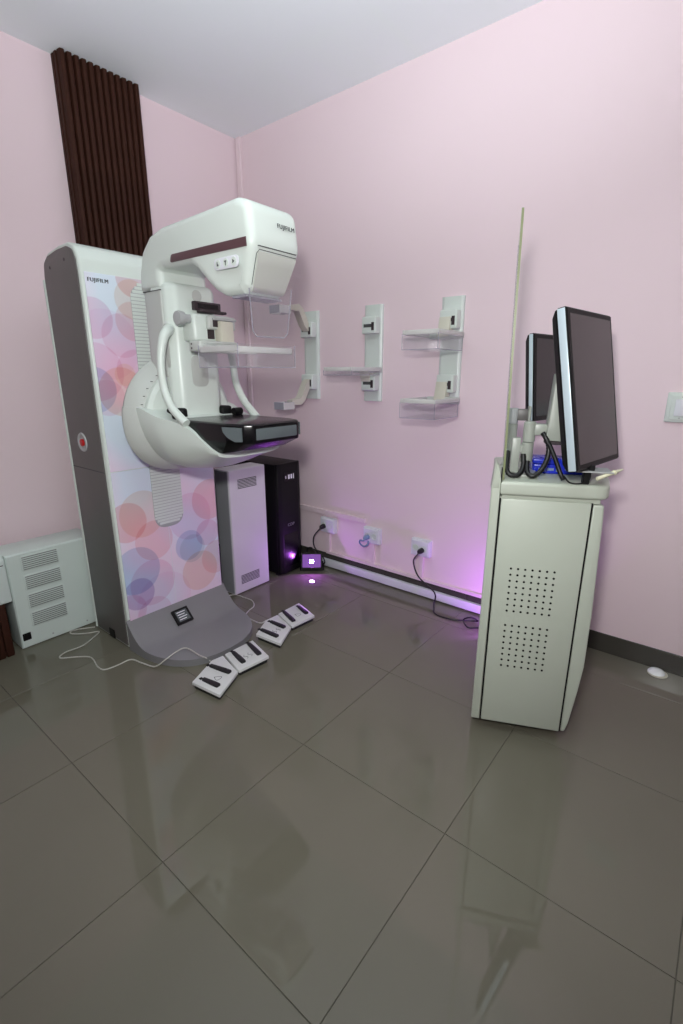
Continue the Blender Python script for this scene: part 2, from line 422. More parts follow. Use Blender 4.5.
# light switch at the right edge
t = thing('light_switch', (-0.165, YB, 1.235), 'white light switch on the pink wall right of the monitors', 'switch')
obj('back_plate', extr(rrect(-0.245, -0.085, 1.172, 1.298, 0.006), 'y', YB, YB - 0.016, 0, r1=0.005), 'plastic_white', t)
obj('frame', extr(rrect(-0.228, -0.102, 1.183, 1.287, 0.004), 'y', YB - 0.016, YB - 0.02, 0, r1=0.002), 'plastic_white', t)
for k in range(2):
    obj('rocker', extr(rrect(-0.212 + k * 0.048, -0.168 + k * 0.048, 1.2, 1.27, 0.003), 'y', YB - 0.02, YB - 0.026, 0, r1=0.002), 'trunk_white', t)
for z in (1.191, 1.279): obj('screw', lathe([(YB - 0.02, 0.003), (YB - 0.0212, 0.0028)], (-0.19, z), 'y', 10), 'knob_grey', t)

# dark slatted wall panel
t = thing('slatted_panel', (-2.93, 1.6, 0.1), 'tall dark brown slatted wood panel reaching the ceiling behind the machine', 'wall panel')
obj('backing_board', box(XL, -2.915, 1.392, 1.808, 0.12, ZC - 0.002), 'wood_dark', t)
N = 12; pw = (1.812 - 1.388) / N
for k in range(N):
    y0 = 1.388 + k * pw
    obj('slat', extr(fillet([(-2.9155, y0 + 0.001), (-2.888, y0 + 0.004), (-2.884, y0 + pw * 0.5), (-2.888, y0 + pw - 0.009), (-2.9155, y0 + pw - 0.006)], [0, 0.006, 0.01, 0.006, 0], 3), 'z', 0.12, ZC - 0.002), 'wood_dark', t)
for k in range(2):
    x0 = -2.975 + 0.03 * k
    obj('edge_slat', box(x0, x0 + 0.022, 1.384, 1.3925, 0.12, ZC - 0.002, 0.002, 1), 'wood_dark', t)

# ================================================================= MAMMOGRAPHY UNIT
YC = 1.335
mm = thing('mammography_unit', (-2.2, 1.34, 0), 'white and grey mammography machine with pastel circle print on its column', 'medical machine')
prof = [(-2.60, 0.0), (-2.60, 1.80), (-2.585, 1.865), (-2.53, 1.895), (-2.42, 1.908), (-2.325, 1.91), (-2.27, 1.89), (-2.245, 1.84), (-2.24, 1.77), (-2.24, 0.0)]
pr = fillet(prof, [0, 0.06, 0.05, 0.05, 0.05, 0.05, 0.05, 0.05, 0.05, 0], 4)
col = obj('column', extr(pr, 'y', 1.043, 1.642, 0.012, 3), 'plastic_white', mm)
sp = inset(list(reversed(pr)) if area2(pr) < 0 else pr, 0.017)
sp = [(x, max(z, 0.001)) for x, z in sp]
for (a, b) in ((1.0445, 1.038), (1.6405, 1.647)):
    s = obj('side_panel', extr(sp, 'y', a, b, 0, r1=0.002, n=2), 'side_grey', col)
for (px, pz) in ((-2.51, 1.83), (-2.36, 1.845)):
    obj('screw', lathe([(1.0385, 0.007), (1.0365, 0.006)], (px, pz), 'y', 12), 'slot_dark', col)
obj('side_seam', box(-2.58, -2.252, 1.0372, 1.0385, 0.925, 0.929), 'seam', col)
obj('white_edge_trim', box(-2.604, -2.592, 1.036, 1.05, 0.01, 1.79, 0.002, 1), 'plastic_white', col)
# emergency stop
e = obj('emergency_stop', lathe([(1.0385, 0.046), (1.0325, 0.044), (1.0325, 0.036), (1.0375, 0.03)], (-2.435, 1.057), 'y', 32), 'knob_grey', mm, 'round grey recess holding a red stop button')
obj('red_button', lathe([(1.0385, 0.017), (1.034, 0.017), (1.030, 0.018), (1.027, 0.016), (1.026, 0.01)], (-2.43, 1.056), 'y', 24), 'red', e)
obj('power_socket', box(-2.44, -2.385, 1.034, 1.04, 0.01, 0.06, 0.002, 1), 'black_matte', mm)
# printed panels
def C_(px, py, r, col_, al=0.8):
    q = on_x((px, py), -2.24); return (q.y, q.z, r, col_, al * 0.62)
pink, coral, peach, mag, blue, lav, teal, yel = (232, 150, 190), (240, 160, 150), (244, 206, 170), (222, 92, 160), (150, 186, 226), (180, 150, 206), (140, 190, 196), (246, 226, 170)
up_c = [C_(93, 318, 0.085, pink, 0.55), C_(131, 280, 0.075, coral, 0.7), C_(132, 300, 0.085, peach, 0.7), C_(133, 322, 0.085, coral, 0.5), C_(122, 336, 0.095, mag, 0.35),
        C_(96, 372, 0.125, pink, 0.45), C_(100, 378, 0.10, (255, 236, 244), 0.0), C_(94, 390, 0.10, blue, 0.7), C_(122, 392, 0.11, peach, 0.75), C_(137, 372, 0.10, pink, 0.5),
        C_(107, 345, 0.15, (246, 222, 240), 0.6), C_(108, 398, 0.08, pink, 0.4), C_(212, 340, 0.1, peach, 0.5), C_(125, 375, 0.05, yel, .6)]
lo_c = [C_(127, 523, 0.10, coral, 0.7), C_(142, 514, 0.12, peach, 0.7), C_(154, 540, 0.105, coral, 0.55), C_(137, 571, 0.125, blue, 0.75), C_(153, 582, 0.125, pink, 0.5),
        C_(139, 594, 0.085, lav, 0.85), C_(155, 614, 0.10, mag, 0.35), C_(209, 499, 0.115, coral, 0.65), C_(189, 545, 0.085, blue, 0.7), C_(192, 548, 0.08, teal, .45), C_(207, 532, 0.075, mag, 0.45),
        C_(200, 570, 0.115, peach, 0.75), C_(216, 556, 0.10, coral, 0.55), C_(190, 516, 0.13, pink, 0.4), C_(130, 612, 0.09, pink, 0.5), C_(165, 600, 0.16, (246, 214, 236), 0.5)]
for nm, z0, z1, cc in (('print_panel', 0.93, 1.788, up_c), ('print_panel', 0.152, 0.926, lo_c)):
    bm = box(-2.241, -2.2355, 1.058, 1.632, z0, z1, 0.0012, 1); ctr = bbox_center([v.co for v in bm.verts])
    m = print_mat('print_upper' if z0 > 0.5 else 'print_lower', cc, ctr.y, ctr.z)
    p = obj(nm, bm, m, mm, 'pastel overlapping circles printed on white')
    if z0 < 0.5: obj('panel_seam', box(-2.2357, -2.2350, YC - 0.012, YC - 0.010, 0.16, 0.60), 'trunk_white', p)
    else: obj('maker_lettering', text_bm('FUJIFILM', (-2.2355, 1.112, 1.757), (0, 1, 0), (0, 0, 1), 0.088, bold=True), 'ink', p, smooth=False)
# rolling shutter strip
sh = obj('shutter_strip', extr(fillet([(1.252, 0.60), (1.418, 0.60), (1.418, 1.765), (1.252, 1.765)], 0.07, 8), 'x', -2.2365, -2.2325, 0, r1=0.0015, n=2), 'shutter', mm)
bm = None
for k in range(74):
    z = 0.62 + k * 0.0156; hw = 0.083
    for zz in (0.60 + 0.05 - z, z - (1.765 - 0.05)):
        if zz > 0: hw -= zz * 0.8
    bm = box(-2.2328, -2.2312, YC - hw, YC + hw, z, z + 0.0125, bm=bm)
obj('shutter_ribs', bm, 'plastic_white', sh, kind='stuff', smooth=False)
# foot: concave sweep out of the column
bm = B(); grid = []
NX, NY = 26, 24
def foot_hw(x):
    t = max(0, (x + 2.24) / (2.24 - 1.805)); return 0.304 * (1 - t ** 2.9) ** (1 / 2.3) if t < 1 else 0
def foot_z(x):
    t = min(1, max(0, (x + 2.24) / 0.17)); return 0.034 + 0.118 * (1 - t) ** 2.2 + 0.012 * (1 - min(1, max(0, (x + 2.24) / 0.43)))
for i in range(NX + 1):
    t = i / NX; x = -2.24 + (0.435) * (1 - (1 - t) ** 1.6)
    hw = foot_hw(x); row = []
    zt = foot_z(x)
    for j in range(NY + 1):
        s = -1 + 2 * j / NY; yy = YC + 0.007 + hw * math.sin(s * PI / 2)
        row.append((x, yy, zt))
    grid.append(row)
top = [[bm.verts.new(p) for p in r] for r in grid]
for i in range(NX):
    for j in range(NY): bm.faces.new((top[i][j], top[i + 1][j], top[i + 1][j + 1], top[i][j + 1]))
bot = [[bm.verts.new((p[0], p[1], 0.0)) for p in (r[0], r[-1])] for r in grid]
for i in range(NX):
    bm.faces.new((top[i][0], bot[i][0], bot[i + 1][0], top[i + 1][0]))
    bm.faces.new((top[i][-1], top[i + 1][-1], bot[i + 1][1], bot[i][1]))
bmesh.ops.remove_doubles(bm, verts=bm.verts[:], dist=1e-5)
foot = obj('foot', bm, 'foot_grey', mm, ang=50)
# label on the foot
fx0, fx1 = -2.213, -2.148
p0, p1 = Vector((fx0, 0, foot_z(fx0))), Vector((fx1, 0, foot_z(fx1))); ey = (p0 - p1).normalized(); nn = Vector((0, 1, 0)).cross(ey); mid = (p0 + p1) / 2 + nn * 0.012
def onfoot(y0, y1, s0, s1, lift): return [mid + Vector((0, y, 0)) + ey * s + nn * lift for (y, s) in ((y0, s0), (y1, s0), (y1, s1), (y0, s1))]
lb = obj('rating_plate', quadplate(onfoot(1.268, 1.362, -0.043, 0.043, 0.004), 0.014), 'black_matte', foot, 'black framed rating plate')
obj('plate_label', quadplate(onfoot(1.281, 1.349, -0.031, 0.031, 0.0048), 0.002), 'window_grey', lb)
bm = None
for k in range(4): bm = quadplate(onfoot(1.288, 1.338 - 0.008 * (k % 2), 0.02 - 0.014 * k, 0.024 - 0.014 * k, 0.0054), 0.001, bm)
obj('plate_lines', bm, 'ink_light', lb, smooth=False)

# --- gantry drum behind the C-arm
DZ = 1.179
def squash(bm):
    for v in bm.verts:
        if v.co.z < DZ:
            dy, dz = v.co.y - YC, v.co.z - DZ; r = math.hypot(dy, dz)
            if r > 1e-3:
                v.co.y = YC + r * math.copysign(abs(dy / r) ** 0.84, dy); v.co.z = DZ - r * 0.87 * abs(dz / r) ** 0.84
    return bm
dprof = [(-2.232, 0.15), (-2.14, 0.22), (-2.075, 0.27), (-2.05, 0.279), (-2.025, 0.27), (-1.995, 0.242), (-1.982, 0.226)]
dr = obj('drum', squash(lathe(dprof, (YC, DZ), 'x', 64)), 'plastic_offwhite', mm)
def half_lathe(prof, z0, n=40):
    rs = []
    for (x, r) in prof:
        a0 = math.asin(max(-1, min(1, (z0 - DZ) / r)))
        rs.append([(x, YC + r * math.cos(PI - a0 + (PI + 2 * a0) * k / n), DZ + r * math.sin(PI - a0 + (PI + 2 * a0) * k / n)) for k in range(n + 1)])
    return rings(rs)
obj('drum_lower_cover', squash(half_lathe([(x, r + 0.004) for (x, r) in dprof[1:]], 1.238)), 'plastic_offwhite', mm)
obj('front_disc', lathe([(-1.99, 0.224), (-1.965, 0.22), (-1.95, 0.205), (-1.945, 0.17)], (YC, DZ), 'x', 64), 'plastic_white', mm)
bm = None
for k in range(9):
    a = math.radians(100 + 9 * k)
    bm = box(-1.99, -1.9805, YC + 0.2345 * math.cos(a) - 0.003, YC + 0.2345 * math.cos(a) + 0.003, DZ + 0.2345 * math.sin(a) - 0.0012, DZ + 0.2345 * math.sin(a) + 0.0012, bm=bm)
obj('angle_scale', bm, 'seam', dr, kind='stuff', smooth=False)
# --- cradle hull
secs = [(-2.0, .246, 1.238, .955), (-1.96, .243, 1.23, .955), (-1.91, .236, 1.212, .957), (-1.86, .226, 1.197, .962), (-1.80, .210, 1.187, .970), (-1.74, .196, 1.172, .977), (-1.69, .187, 1.148, .993),
        (-1.645, .181, 1.118, 1.010), (-1.60, .176, 1.088, 1.030), (-1.56, .170, 1.072, 1.046)]
rs = []
for (x, w_, zt, zb) in secs:
    r = []
    for k in range(41):
        a = PI * k / 40; ca, sa = math.cos(a), math.sin(a)
        e_ = 0.72 if x > -1.9 else 0.9
        r.append((x, YC - w_ * (abs(ca) ** e_) * (1 if ca > 0 else -1), zt - (zt - zb) * abs(sa) ** e_))
    rs.append(r)
cr = obj('cradle', rings(rs), 'plastic_white', mm, ang=45)
# --- image receptor
plan = fillet([(-1.86, 1.163), (-1.50, 1.163), (-1.425, 1.186), (-1.398, 1.215), (-1.398, 1.455), (-1.425, 1.484), (-1.50, 1.507), (-1.86, 1.507)], [0.02, 0.03, 0.02, 0.02, 0.02, 0.02, 0.03, 0.02], 4)
if area2(plan) < 0: plan.reverse()
def lay(z, ins, fx=0.0):
    out = []
    for (x, y) in inset(plan, ins):
        k = max(0, min(1, (x + 1.62) / 0.22)); out.append((x - fx * k, y, z + (0.0 if z > 1.11 else 0.028 * k)))
    return out
rc = obj('image_receptor', rings([lay(1.192, 0.012), lay(1.1905, 0.006), lay(1.186, 0.001), lay(1.18, 0), lay(1.125, 0), lay(1.118, 0.002), lay(1.062, 0.012, 0.065), lay(1.058, 0.016, 0.07)]), 'black_gloss', mm, 'glossy black breast support table')
obj('front_window', extr(rrect(1.226, 1.444, 1.131, 1.174, 0.004), 'x', -1.3985, -1.3965, 0, r1=0.0008, n=2), 'window_grey', rc)
for s in (-1, 1):
    y0, y1 = YC + s * 0.1735, YC + s * 0.152; y2 = YC + s * 0.126
    pts = [(-1.512, y0, 1.180), (-1.4255, y1 - s * 0.002, 1.180), (-1.4255, y1 - s * 0.002, 1.128), (-1.455, YC + s * 0.160, 1.126), (-1.49, YC + s * 0.169, 1.142), (-1.508, y0, 1.162)]
    d = Vector((pts[1][0] - pts[0][0], pts[1][1] - pts[0][1], 0)).normalized(); nrm = Vector((-d.y * s, d.x * s, 0)) * -1
    if nrm.y * s < 0: nrm = -nrm
    q = [Vector(p) + nrm * 0.003 for p in pts]
    if s > 0: q.reverse()
    obj('corner_window', quadplate(q, 0.0045), 'window_grey', rc)
# --- C-arm spine and head
obj('spine', extr(fillet([(-2.072, 1.208), (-1.92, 1.208), (-1.92, 1.464), (-2.072, 1.464)], [0.05, 0.01, 0.01, 0.05], 6), 'z', 1.36, 1.703), 'plastic_offwhite', mm)
hp = [(-2.08, 1.706), (-2.076, 1.775), (-2.04, 1.862), (-1.975, 1.912), (-1.89, 1.930), (-1.62, 1.938), (-1.43, 1.946), (-1.37, 1.925), (-1.352, 1.80), (-1.412, 1.668), (-1.44, 1.646), (-1.535, 1.648), (-1.575, 1.668), (-1.675, 1.752), (-1.715, 1.775), (-1.90, 1.782), (-1.92, 1.774), (-1.92, 1.706)]
def taper(x, y, z):   # the tube head narrows towards its lower front end
    k = max(0, min(1, (x + 1.60) / 0.14)) * max(0, min(1, (1.80 - z) / 0.15))
    return (y - 1.328) * (1 - 0.2 * k) + 1.328
bm = extr(fillet(hp, [0, 0.04, 0.04, 0.04, 0.06, 0.1, 0.05, 0.05, 0.1, 0.02, 0.02, 0.03, 0.03, 0.03, 0.02, 0.008, 0.006, 0], 5), 'y', 1.208, 1.448, 0.03, 6)
for px_, pn_ in [((x, 0, 0), (1, 0, 0)) for x in (-1.60, -1.56, -1.52, -1.49, -1.46, -1.43, -1.41)] + [((0, 0, z), (0, 0, 1)) for z in (1.80, 1.77, 1.74, 1.71, 1.68, 1.66)]:
    bmesh.ops.bisect_plane(bm, geom=bm.verts[:] + bm.edges[:] + bm.faces[:], dist=1e-5, plane_co=px_, plane_no=pn_)
for v in bm.verts: v.co.y = taper(*v.co)
hd = obj('head_arm', bm, 'plastic_white', mm, ang=50)
obj('spine_seam', box(-2.05, -1.919, 1.2065, 1.4655, 1.7022, 1.7058), 'seam', mm)
# brown strip, button pad
obj('accent_strip', extr(fillet([(-1.832, 1.792), (-1.381, 1.787), (-1.381, 1.816), (-1.822, 1.820)], [0.008, 0, 0, 0.016], 4), 'y', 1.2095, 1.2060, 0, r1=0.0008, n=2), 'brown_strip', hd)
bp = obj('button_pad', extr(rrect(-1.556, -1.422, 1.729, 1.768, 0.0195, 8), 'y', 1.2075, 1.2040, 0, r1=0.0015, n=2), 'trunk_white', hd)
for k in range(3):
    cx = -1.532 + 0.043 * k
    b_ = obj('button', lathe([(1.2042, 0.0145), (1.2025, 0.0138)], (cx, 1.7485), 'y', 20), 'plastic_white', bp)
    if k == 0: ic = box(cx - 0.004, cx - 0.001, 1.201, 1.2026, 1.742, 1.755); ic = box(cx + 0.001, cx + 0.004, 1.201, 1.2026, 1.742, 1.748, bm=ic)
    elif k == 1: ic = box(cx - 0.006, cx + 0.006, 1.201, 1.2026, 1.752, 1.755); ic = box(cx - 0.0015, cx + 0.0015, 1.201, 1.2026, 1.740, 1.752, bm=ic)
    else: ic = extr([(cx - 0.004, 1.742), (cx + 0.005, 1.7485), (cx - 0.004, 1.755)], 'y', 1.2026, 1.201)
    obj('icon', ic, 'seam', b_, smooth=False)
# front lettering and collimator cover
def fx(z):   # front surface of the head at height z
    return -1.352 - (0.018 * ((z - 1.80) / 0.125) ** 1.5 if z > 1.80 else 0.060 * ((1.80 - z) / 0.132))
obj('maker_lettering', text_bm('FUJIFILM', (fx(1.866) + 0.003, 1.372, 1.866), (0, 1, 0), (-0.12, 0, 1), 0.082, bold=True), 'ink', hd, smooth=False)
obj('front_seam', box(-1.37, -1.3525, 1.238, 1.42, 1.7893, 1.7913), 'seam', hd)
cv = []
for (ex_, zz) in ((0.0002, 1.776), (0.004, 1.768), (0.0045, 1.74), (0.0045, 1.70), (0.004, 1.672), (-0.001, 1.655)):
    x_ = fx(zz) + ex_
    y0, y1 = taper(x_, 1.240, zz), taper(x_, 1.430, zz)
    cv.append([(x_, y0, zz), (x_, y1, zz), (x_ - 0.03, y1 + 0.008, zz), (x_ - 0.03, y0 - 0.008, zz)])
obj('collimator_cover', rings(cv), 'plastic_greige', hd, ang=60)
obj('cover_seam', tube([(fx(z) + 0.0005, taper(fx(z), y, z), z) for (y, z) in ((1.428, 1.7795), (1.245, 1.7805), (1.2345, 1.768), (1.233, 1.72), (1.232, 1.675))], 0.0012, 6, sub=0), 'seam', hd)
obj('light_field_window', box(-1.51, -1.43, 1.24, 1.415, 1.638, 1.6475, 0.002, 1), 'clear_edge', hd)
# face shield
XS = -1.42
fsp = [on_x(p, XS) for p in ((249, 288), (253, 331), (257, 336.5), (284, 338), (287.5, 334), (291.5, 290))]
fs = fillet([(q.y, q.z) for q in fsp], [0, 0.01, 0.01, 0.01, 0.01, 0], 4)
if area2(fs) < 0: fs.reverse()
sd = obj('face_shield', extr(fs, 'x', XS - 0.0015, XS + 0.0015), 'clear_plastic', mm, 'clear plastic face shield')
obj('shield_edge', tube([(XS, q.y, q.z) for q in fsp], 0.002, 6, sub=0), 'clear_edge', sd)
# --- compression column
cc = fillet([(-2.0, 1.212), (-1.905, 1.212), (-1.868, 1.245), (-1.868, 1.425), (-1.905, 1.462), (-2.0, 1.462)], [0, 0.03, 0.04, 0.04, 0.03, 0], 5)
ccol = obj('compression_column', extr(cc, 'z', 1.15, 1.735, 0.0, r1=0.03, n=4), 'plastic_white', mm)
obj('column_inset', extr(fillet([(1.29, 1.32), (1.375, 1.32), (1.375, 1.45), (1.29, 1.45)], 0.03, 6), 'x', -1.8685, -1.8665, 0, r1=0.0008, n=2), 'plastic_offwhite', ccol)
obj('round_badge', lathe([(-1.8685, 0.024), (-1.8668, 0.0235)], (1.345, 1.69), 'x', 28), 'plastic_offwhite', ccol)
obj('side_hatch', extr(fillet([(-1.985, 1.40), (-1.90, 1.40), (-1.90, 1.575), (-1.985, 1.575)], [0, 0.01, 0.03, 0], 4), 'y', 1.2135, 1.2105, 0, r1=0.0008, n=2), 'plastic_offwhite', ccol)
sl = obj('scale_display', box(-1.869, -1.845, 1.315, 1.45, 1.632, 1.668, 0.004, 2), 'slot_dark', ccol, 'dark display slot')
obj('display_window', box(-1.8455, -1.8435, 1.33, 1.435, 1.642, 1.66), 'black_gloss', sl)
obj('display_lip', box(-1.846, -1.815, 1.322, 1.457, 1.622, 1.632, 0.002, 1), 'slot_dark', sl)
# carriage
cg = obj('compression_carriage', box(-1.872, -1.785, 1.262, 1.452, 1.503, 1.612, 0.014, 4), 'plastic_white', mm)
obj('clamp_face', box(-1.787, -1.762, 1.318, 1.458, 1.552, 1.606, 0.008, 3), 'plastic_offwhite', cg)
obj('clamp_recess', box(-1.7625, -1.7605, 1.338, 1.44, 1.562, 1.588), 'slot_dark', cg)
obj('clamp_recess', box(-1.7868, -1.7845, 1.325, 1.36, 1.515, 1.552), 'slot_dark', cg)
obj('clamp_lip', box(-1.772, -1.752, 1.335, 1.455, 1.588, 1.598, 0.002, 1), 'knob_grey', cg)
obj('clamp_block', extr(fillet([(-1.785, 1.50), (-1.735, 1.485), (-1.742, 1.585), (-1.785, 1.59)], 0.006, 3), 'y', 1.362, 1.428, 0.004, 2), 'beige_block', cg)
kn = obj('carriage_knob', lathe([(1.265, 0.017), (1.235, 0.017), (1.232, 0.026), (1.212, 0.028), (1.204, 0.026), (1.203, 0.02)], (-1.815, 1.590), 'y', 28), 'knob_grey', mm)
# paddle
pa = obj('paddle_arm', box(-1.79, -1.715, 1.232, 1.424, 1.462, 1.503, 0.008, 3), 'plastic_offwhite', mm)
for z in (1.474, 1.490): obj('screw', lathe([(1.2325, 0.004), (1.2305, 0.0035)], (-1.77, z), 'y', 10), 'slot_dark', pa)
obj('arm_reach', extr(fillet([(-1.72, 1.466), (-1.64, 1.452), (-1.64, 1.474), (-1.72, 1.497)], 0.004, 2), 'y', 1.25, 1.41, 0.003, 2), 'plastic_offwhite', pa)
pd = obj('compression_paddle', box(-1.65, -1.42, 1.178, 1.468, 1.396, 1.399), 'clear_plastic', mm, 'clear plastic compression paddle tray')
obj('paddle_wall', box(-1.423, -1.42, 1.178, 1.468, 1.399, 1.478), 'clear_plastic', pd)
obj('paddle_wall', box(-1.65, -1.647, 1.178, 1.468, 1.399, 1.478), 'clear_plastic', pd)
for y in (1.178, 1.465): obj('paddle_wall', box(-1.647, -1.423, y, y + 0.003, 1.399, 1.476), 'clear_plastic', pd)
obj('paddle_rim', box(-1.647, -1.424, 1.182, 1.188, 1.452, 1.474, 0.002, 1), 'clear_frost', pd)
obj('paddle_rim', box(-1.436, -1.424, 1.188, 1.458, 1.447, 1.470, 0.004, 2), 'clear_frost', pd)
obj('paddle_rim', box(-1.646, -1.634, 1.188, 1.458, 1.452, 1.474, 0.004, 2), 'clear_frost', pd)
for a, b in (((-1.42, 1.178, 1.396), (-1.42, 1.178, 1.48)), ((-1.42, 1.468, 1.396), (-1.42, 1.468, 1.48)), ((-1.42, 1.178, 1.397), (-1.42, 1.468, 1.397)), ((-1.65, 1.178, 1.397), (-1.42, 1.178, 1.397)), ((-1.65, 1.178, 1.396), (-1.65, 1.178, 1.478))):
    obj('paddle_edge', tube([a, b], 0.0018, 6, sub=0), 'clear_edge', pd)
# handle bars
def handle(s):
    y0 = YC + s * 0.165
    pts = [(-1.90, YC + s * 0.115, 1.55), (-1.88, YC + s * 0.14, 1.54), (-1.87, YC + s * 0.167, 1.508), (-1.872, YC + s * 0.184, 1.43), (-1.862, YC + s * 0.19, 1.33), (-1.815, YC + s * 0.195, 1.25), (-1.765, YC + s * 0.193, 1.208), (-1.725, YC + s * 0.188, 1.18)]
    return tube(pts, lambda t: 0.024 - 0.008 * min(1, t * 2.2) if t < 0.5 else 0.016 + 0.004 * (t - 0.5), 14, 6)
for s in (-1, 1):
    h_ = obj('handle_bar', handle(s), 'plastic_white', mm, 'curved white patient handle')
    obj('handle_block', box(-1.93, -1.85, YC + s * 0.12 - 0.03, YC + s * 0.12 + 0.03, 1.185, 1.232, 0.012, 3), 'black_matte', mm)
    obj('handle_clamp', lathe([(YC + s * 0.135, 0.017), (YC + s * 0.178, 0.017)], (-1.825, 1.206), 'y', 18), 'black_matte', mm)

# ================================================================= FOOT SWITCHES
def footswitch(name, label, polys, pads, icons):
    pts = [on_z(p, 0.034) for poly in polys for p in poly]
    c = sum(pts, Vector()) / len(pts)
    t = thing(name, (c.x, c.y, 0), label, 'foot switch', 'white foot switches on the floor in front of the machine')
    for poly, pp, ic in zip(polys, pads, icons):
        w_ = [(v.x, v.y) for v in (on_z(p, 0.034) for p in poly)]
        if area2(w_) < 0: w_.reverse()
        pl = obj('top_plate', extr(fillet(w_, 0.004, 2), 'z', 0.02, 0.034, 0, r1=0.003, n=2), 'pedal_top', t)
        obj('base', extr(fillet(inset(w_, 0.007), 0.004, 2), 'z', 0.0, 0.02), 'black_rubber', t)
        for (a, b) in pp:
            A_, B_ = on_z(a, 0.034), on_z(b, 0.034); d = (B_ - A_); L_ = d.length; d.normalize(); n_ = Vector((-d.y, d.x, 0))
            q = [A_ - n_ * 0.009, A_ + d * L_ * 0.7 - n_ * 0.013, B_ - n_ * 0.012, B_ + n_ * 0.012, A_ + d * L_ * 0.7 + n_ * 0.013, A_ + n_ * 0.009]
            pd_ = obj('pedal', extr(fillet([(v.x, v.y) for v in q], 0.006, 3), 'z', 0.0335, 0.044, 0, r1=0.003, n=2), 'black_rubber', t)
            q2 = A_ - d * 0.012
            obj('pedal_hinge', box(q2.x - 0.008, q2.x + 0.008, q2.y - 0.008, q2.y + 0.008, 0.0335, 0.037, 0.001, 1), 'black_matte', pd_)
        (cx, cy, kind) = ic; c0 = on_z((cx, cy), 0.0343)
        if kind == 'D':
            path = [(c0.x - 0.014, c0.y - 0.008, c0.z), (c0.x + 0.012, c0.y - 0.016, c0.z), (c0.x + 0.018, c0.y, c0.z), (c0.x + 0.008, c0.y + 0.016, c0.z), (c0.x - 0.014, c0.y - 0.008, c0.z)]
            bm = tube(path, 0.0011, 6, 5)
        else:
            bm = None
            for o_ in (-0.014, 0.012):
                bm = tube([(c0.x + 0.018, c0.y + o_ - 0.004, c0.z), (c0.x + 0.006, c0.y + o_ + 0.008, c0.z), (c0.x - 0.006, c0.y + o_ - 0.006, c0.z), (c0.x - 0.018, c0.y + o_ + 0.004, c0.z)], 0.0011, 6, 5, bm=bm)
        obj('icon', bm, 'ink', pl)
    return t
footswitch('foot_switch', 'white double foot switch with black pedals, nearest the camera',
           [[(192, 682), (219.7, 695), (238, 671.5), (223, 655.5), (212, 660)], [(224.6, 654.2), (238.8, 670.6), (269, 656), (252.5, 640)]],
           [[((210, 666), (230.4, 673)), ((203, 679.6), (219, 686.6))], [((233, 652.6), (244, 663)), ((248.5, 644), (259.7, 655))]],
           [(217.5, 677.5, 'D'), (248, 655.5, 'S')])
footswitch('foot_switch', 'white double foot switch with black pedals, nearer the corner',
           [[(256, 634), (280.6, 643.7), (291, 627), (277.6, 614.6), (266, 620)], [(278.2, 613.5), (291.8, 626.2), (314.6, 615.4), (298.9, 602.7)]],
           [[((270.7, 622), (284.8, 628)), ((261, 630), (277.8, 637))], [((283.6, 612), (294, 621.7)), ((298.4, 607), (307, 614))]],
           [(276.5, 630.5, 'S'), (297.5, 614.5, 'D')])
def floor_cable(pts, label, r=0.0032, m='cable_white'):
    P_ = []
    for p in pts:
        z = p[2] if len(p) > 2 else r
        q = on_z(p[:2], z); P_.append((q.x, q.y, q.z))
    obj('foot_switch_cable', tube(P_, r, 7, 7), m, None, label, 'cable')
floor_cable([(211, 661.5, 0.012), (207, 659, .01), (206, 658, 0.036), (199, 655, 0.044), (186, 648, 0.048), (176, 652, 0.046), (165, 660, 0.045), (155, 666.5, 0.012), (142, 663, .0045), (131, 659.5), (118, 665), (105, 669.5), (98, 667), (91, 657.5), (76, 657), (60, 658), (65, 652.5), (82, 646), (93, 638), (99, 631.5), (86, 633.5), (73, 634), (70.5, 631.5), (80, 629), (95, 627)],
            'thin off-white cable winding from nearer foot switch around the machine foot')
floor_cable([(266, 620.5, 0.012), (261, 623), (253, 620.5), (246, 615.5), (249, 610.5), (254, 606), (252, 600.5), (244, 597.5), (236, 594.8), (229, 595.5), (223, 597)],
            'thin off-white cable curling from farther foot switch to the machine', 0.003)

# ================================================================= LEFT SIDE: GENERATOR BOX AND WOOD
t = thing('power_cabinet', (-2.77, 0.9, 0), 'low pale green-white metal cabinet with four vents by left wall', 'cabinet')
obj('body', box(-2.875, -2.674, 0.69, 1.125, 0.0, 0.514, 0.006, 2), 'generator_white', t)
obj('front_panel', box(-2.675, -2.669, 0.694, 1.12, 0.006, 0.508, 0.002, 1), 'generator_white', t)
zs = [0.42, 0.316, 0.214, 0.112]
for zc in zs:
    v_ = obj('vent', extr(rrect(0.752, 0.932, zc - 0.008, zc + 0.076, 0.012), 'x', -2.6695, -2.6675, 0, r1=0.0008, n=2), 'generator_white', t)
    bm = None
    for k in range(7):
        z0 = zc + k * 0.0106
        bm = extr([(0.760, z0), (0.924, z0), (0.924, z0 + 0.0052), (0.760, z0 + 0.0052)], 'x', -2.6677, -2.6668, bm=bm)
    obj('vent_slots', bm, 'slot_grey', v_, kind='stuff', smooth=False)
obj('power_inlet', box(-2.6695, -2.664, 0.70, 0.738, 0.045, 0.085, 0.002, 1), 'black_matte', t)
for y in (0.84, 1.02): obj('screw', lathe([(-2.6695, 0.005), (-2.668, 0.0045)], (y, 0.03), 'x', 10), 'knob_grey', t)
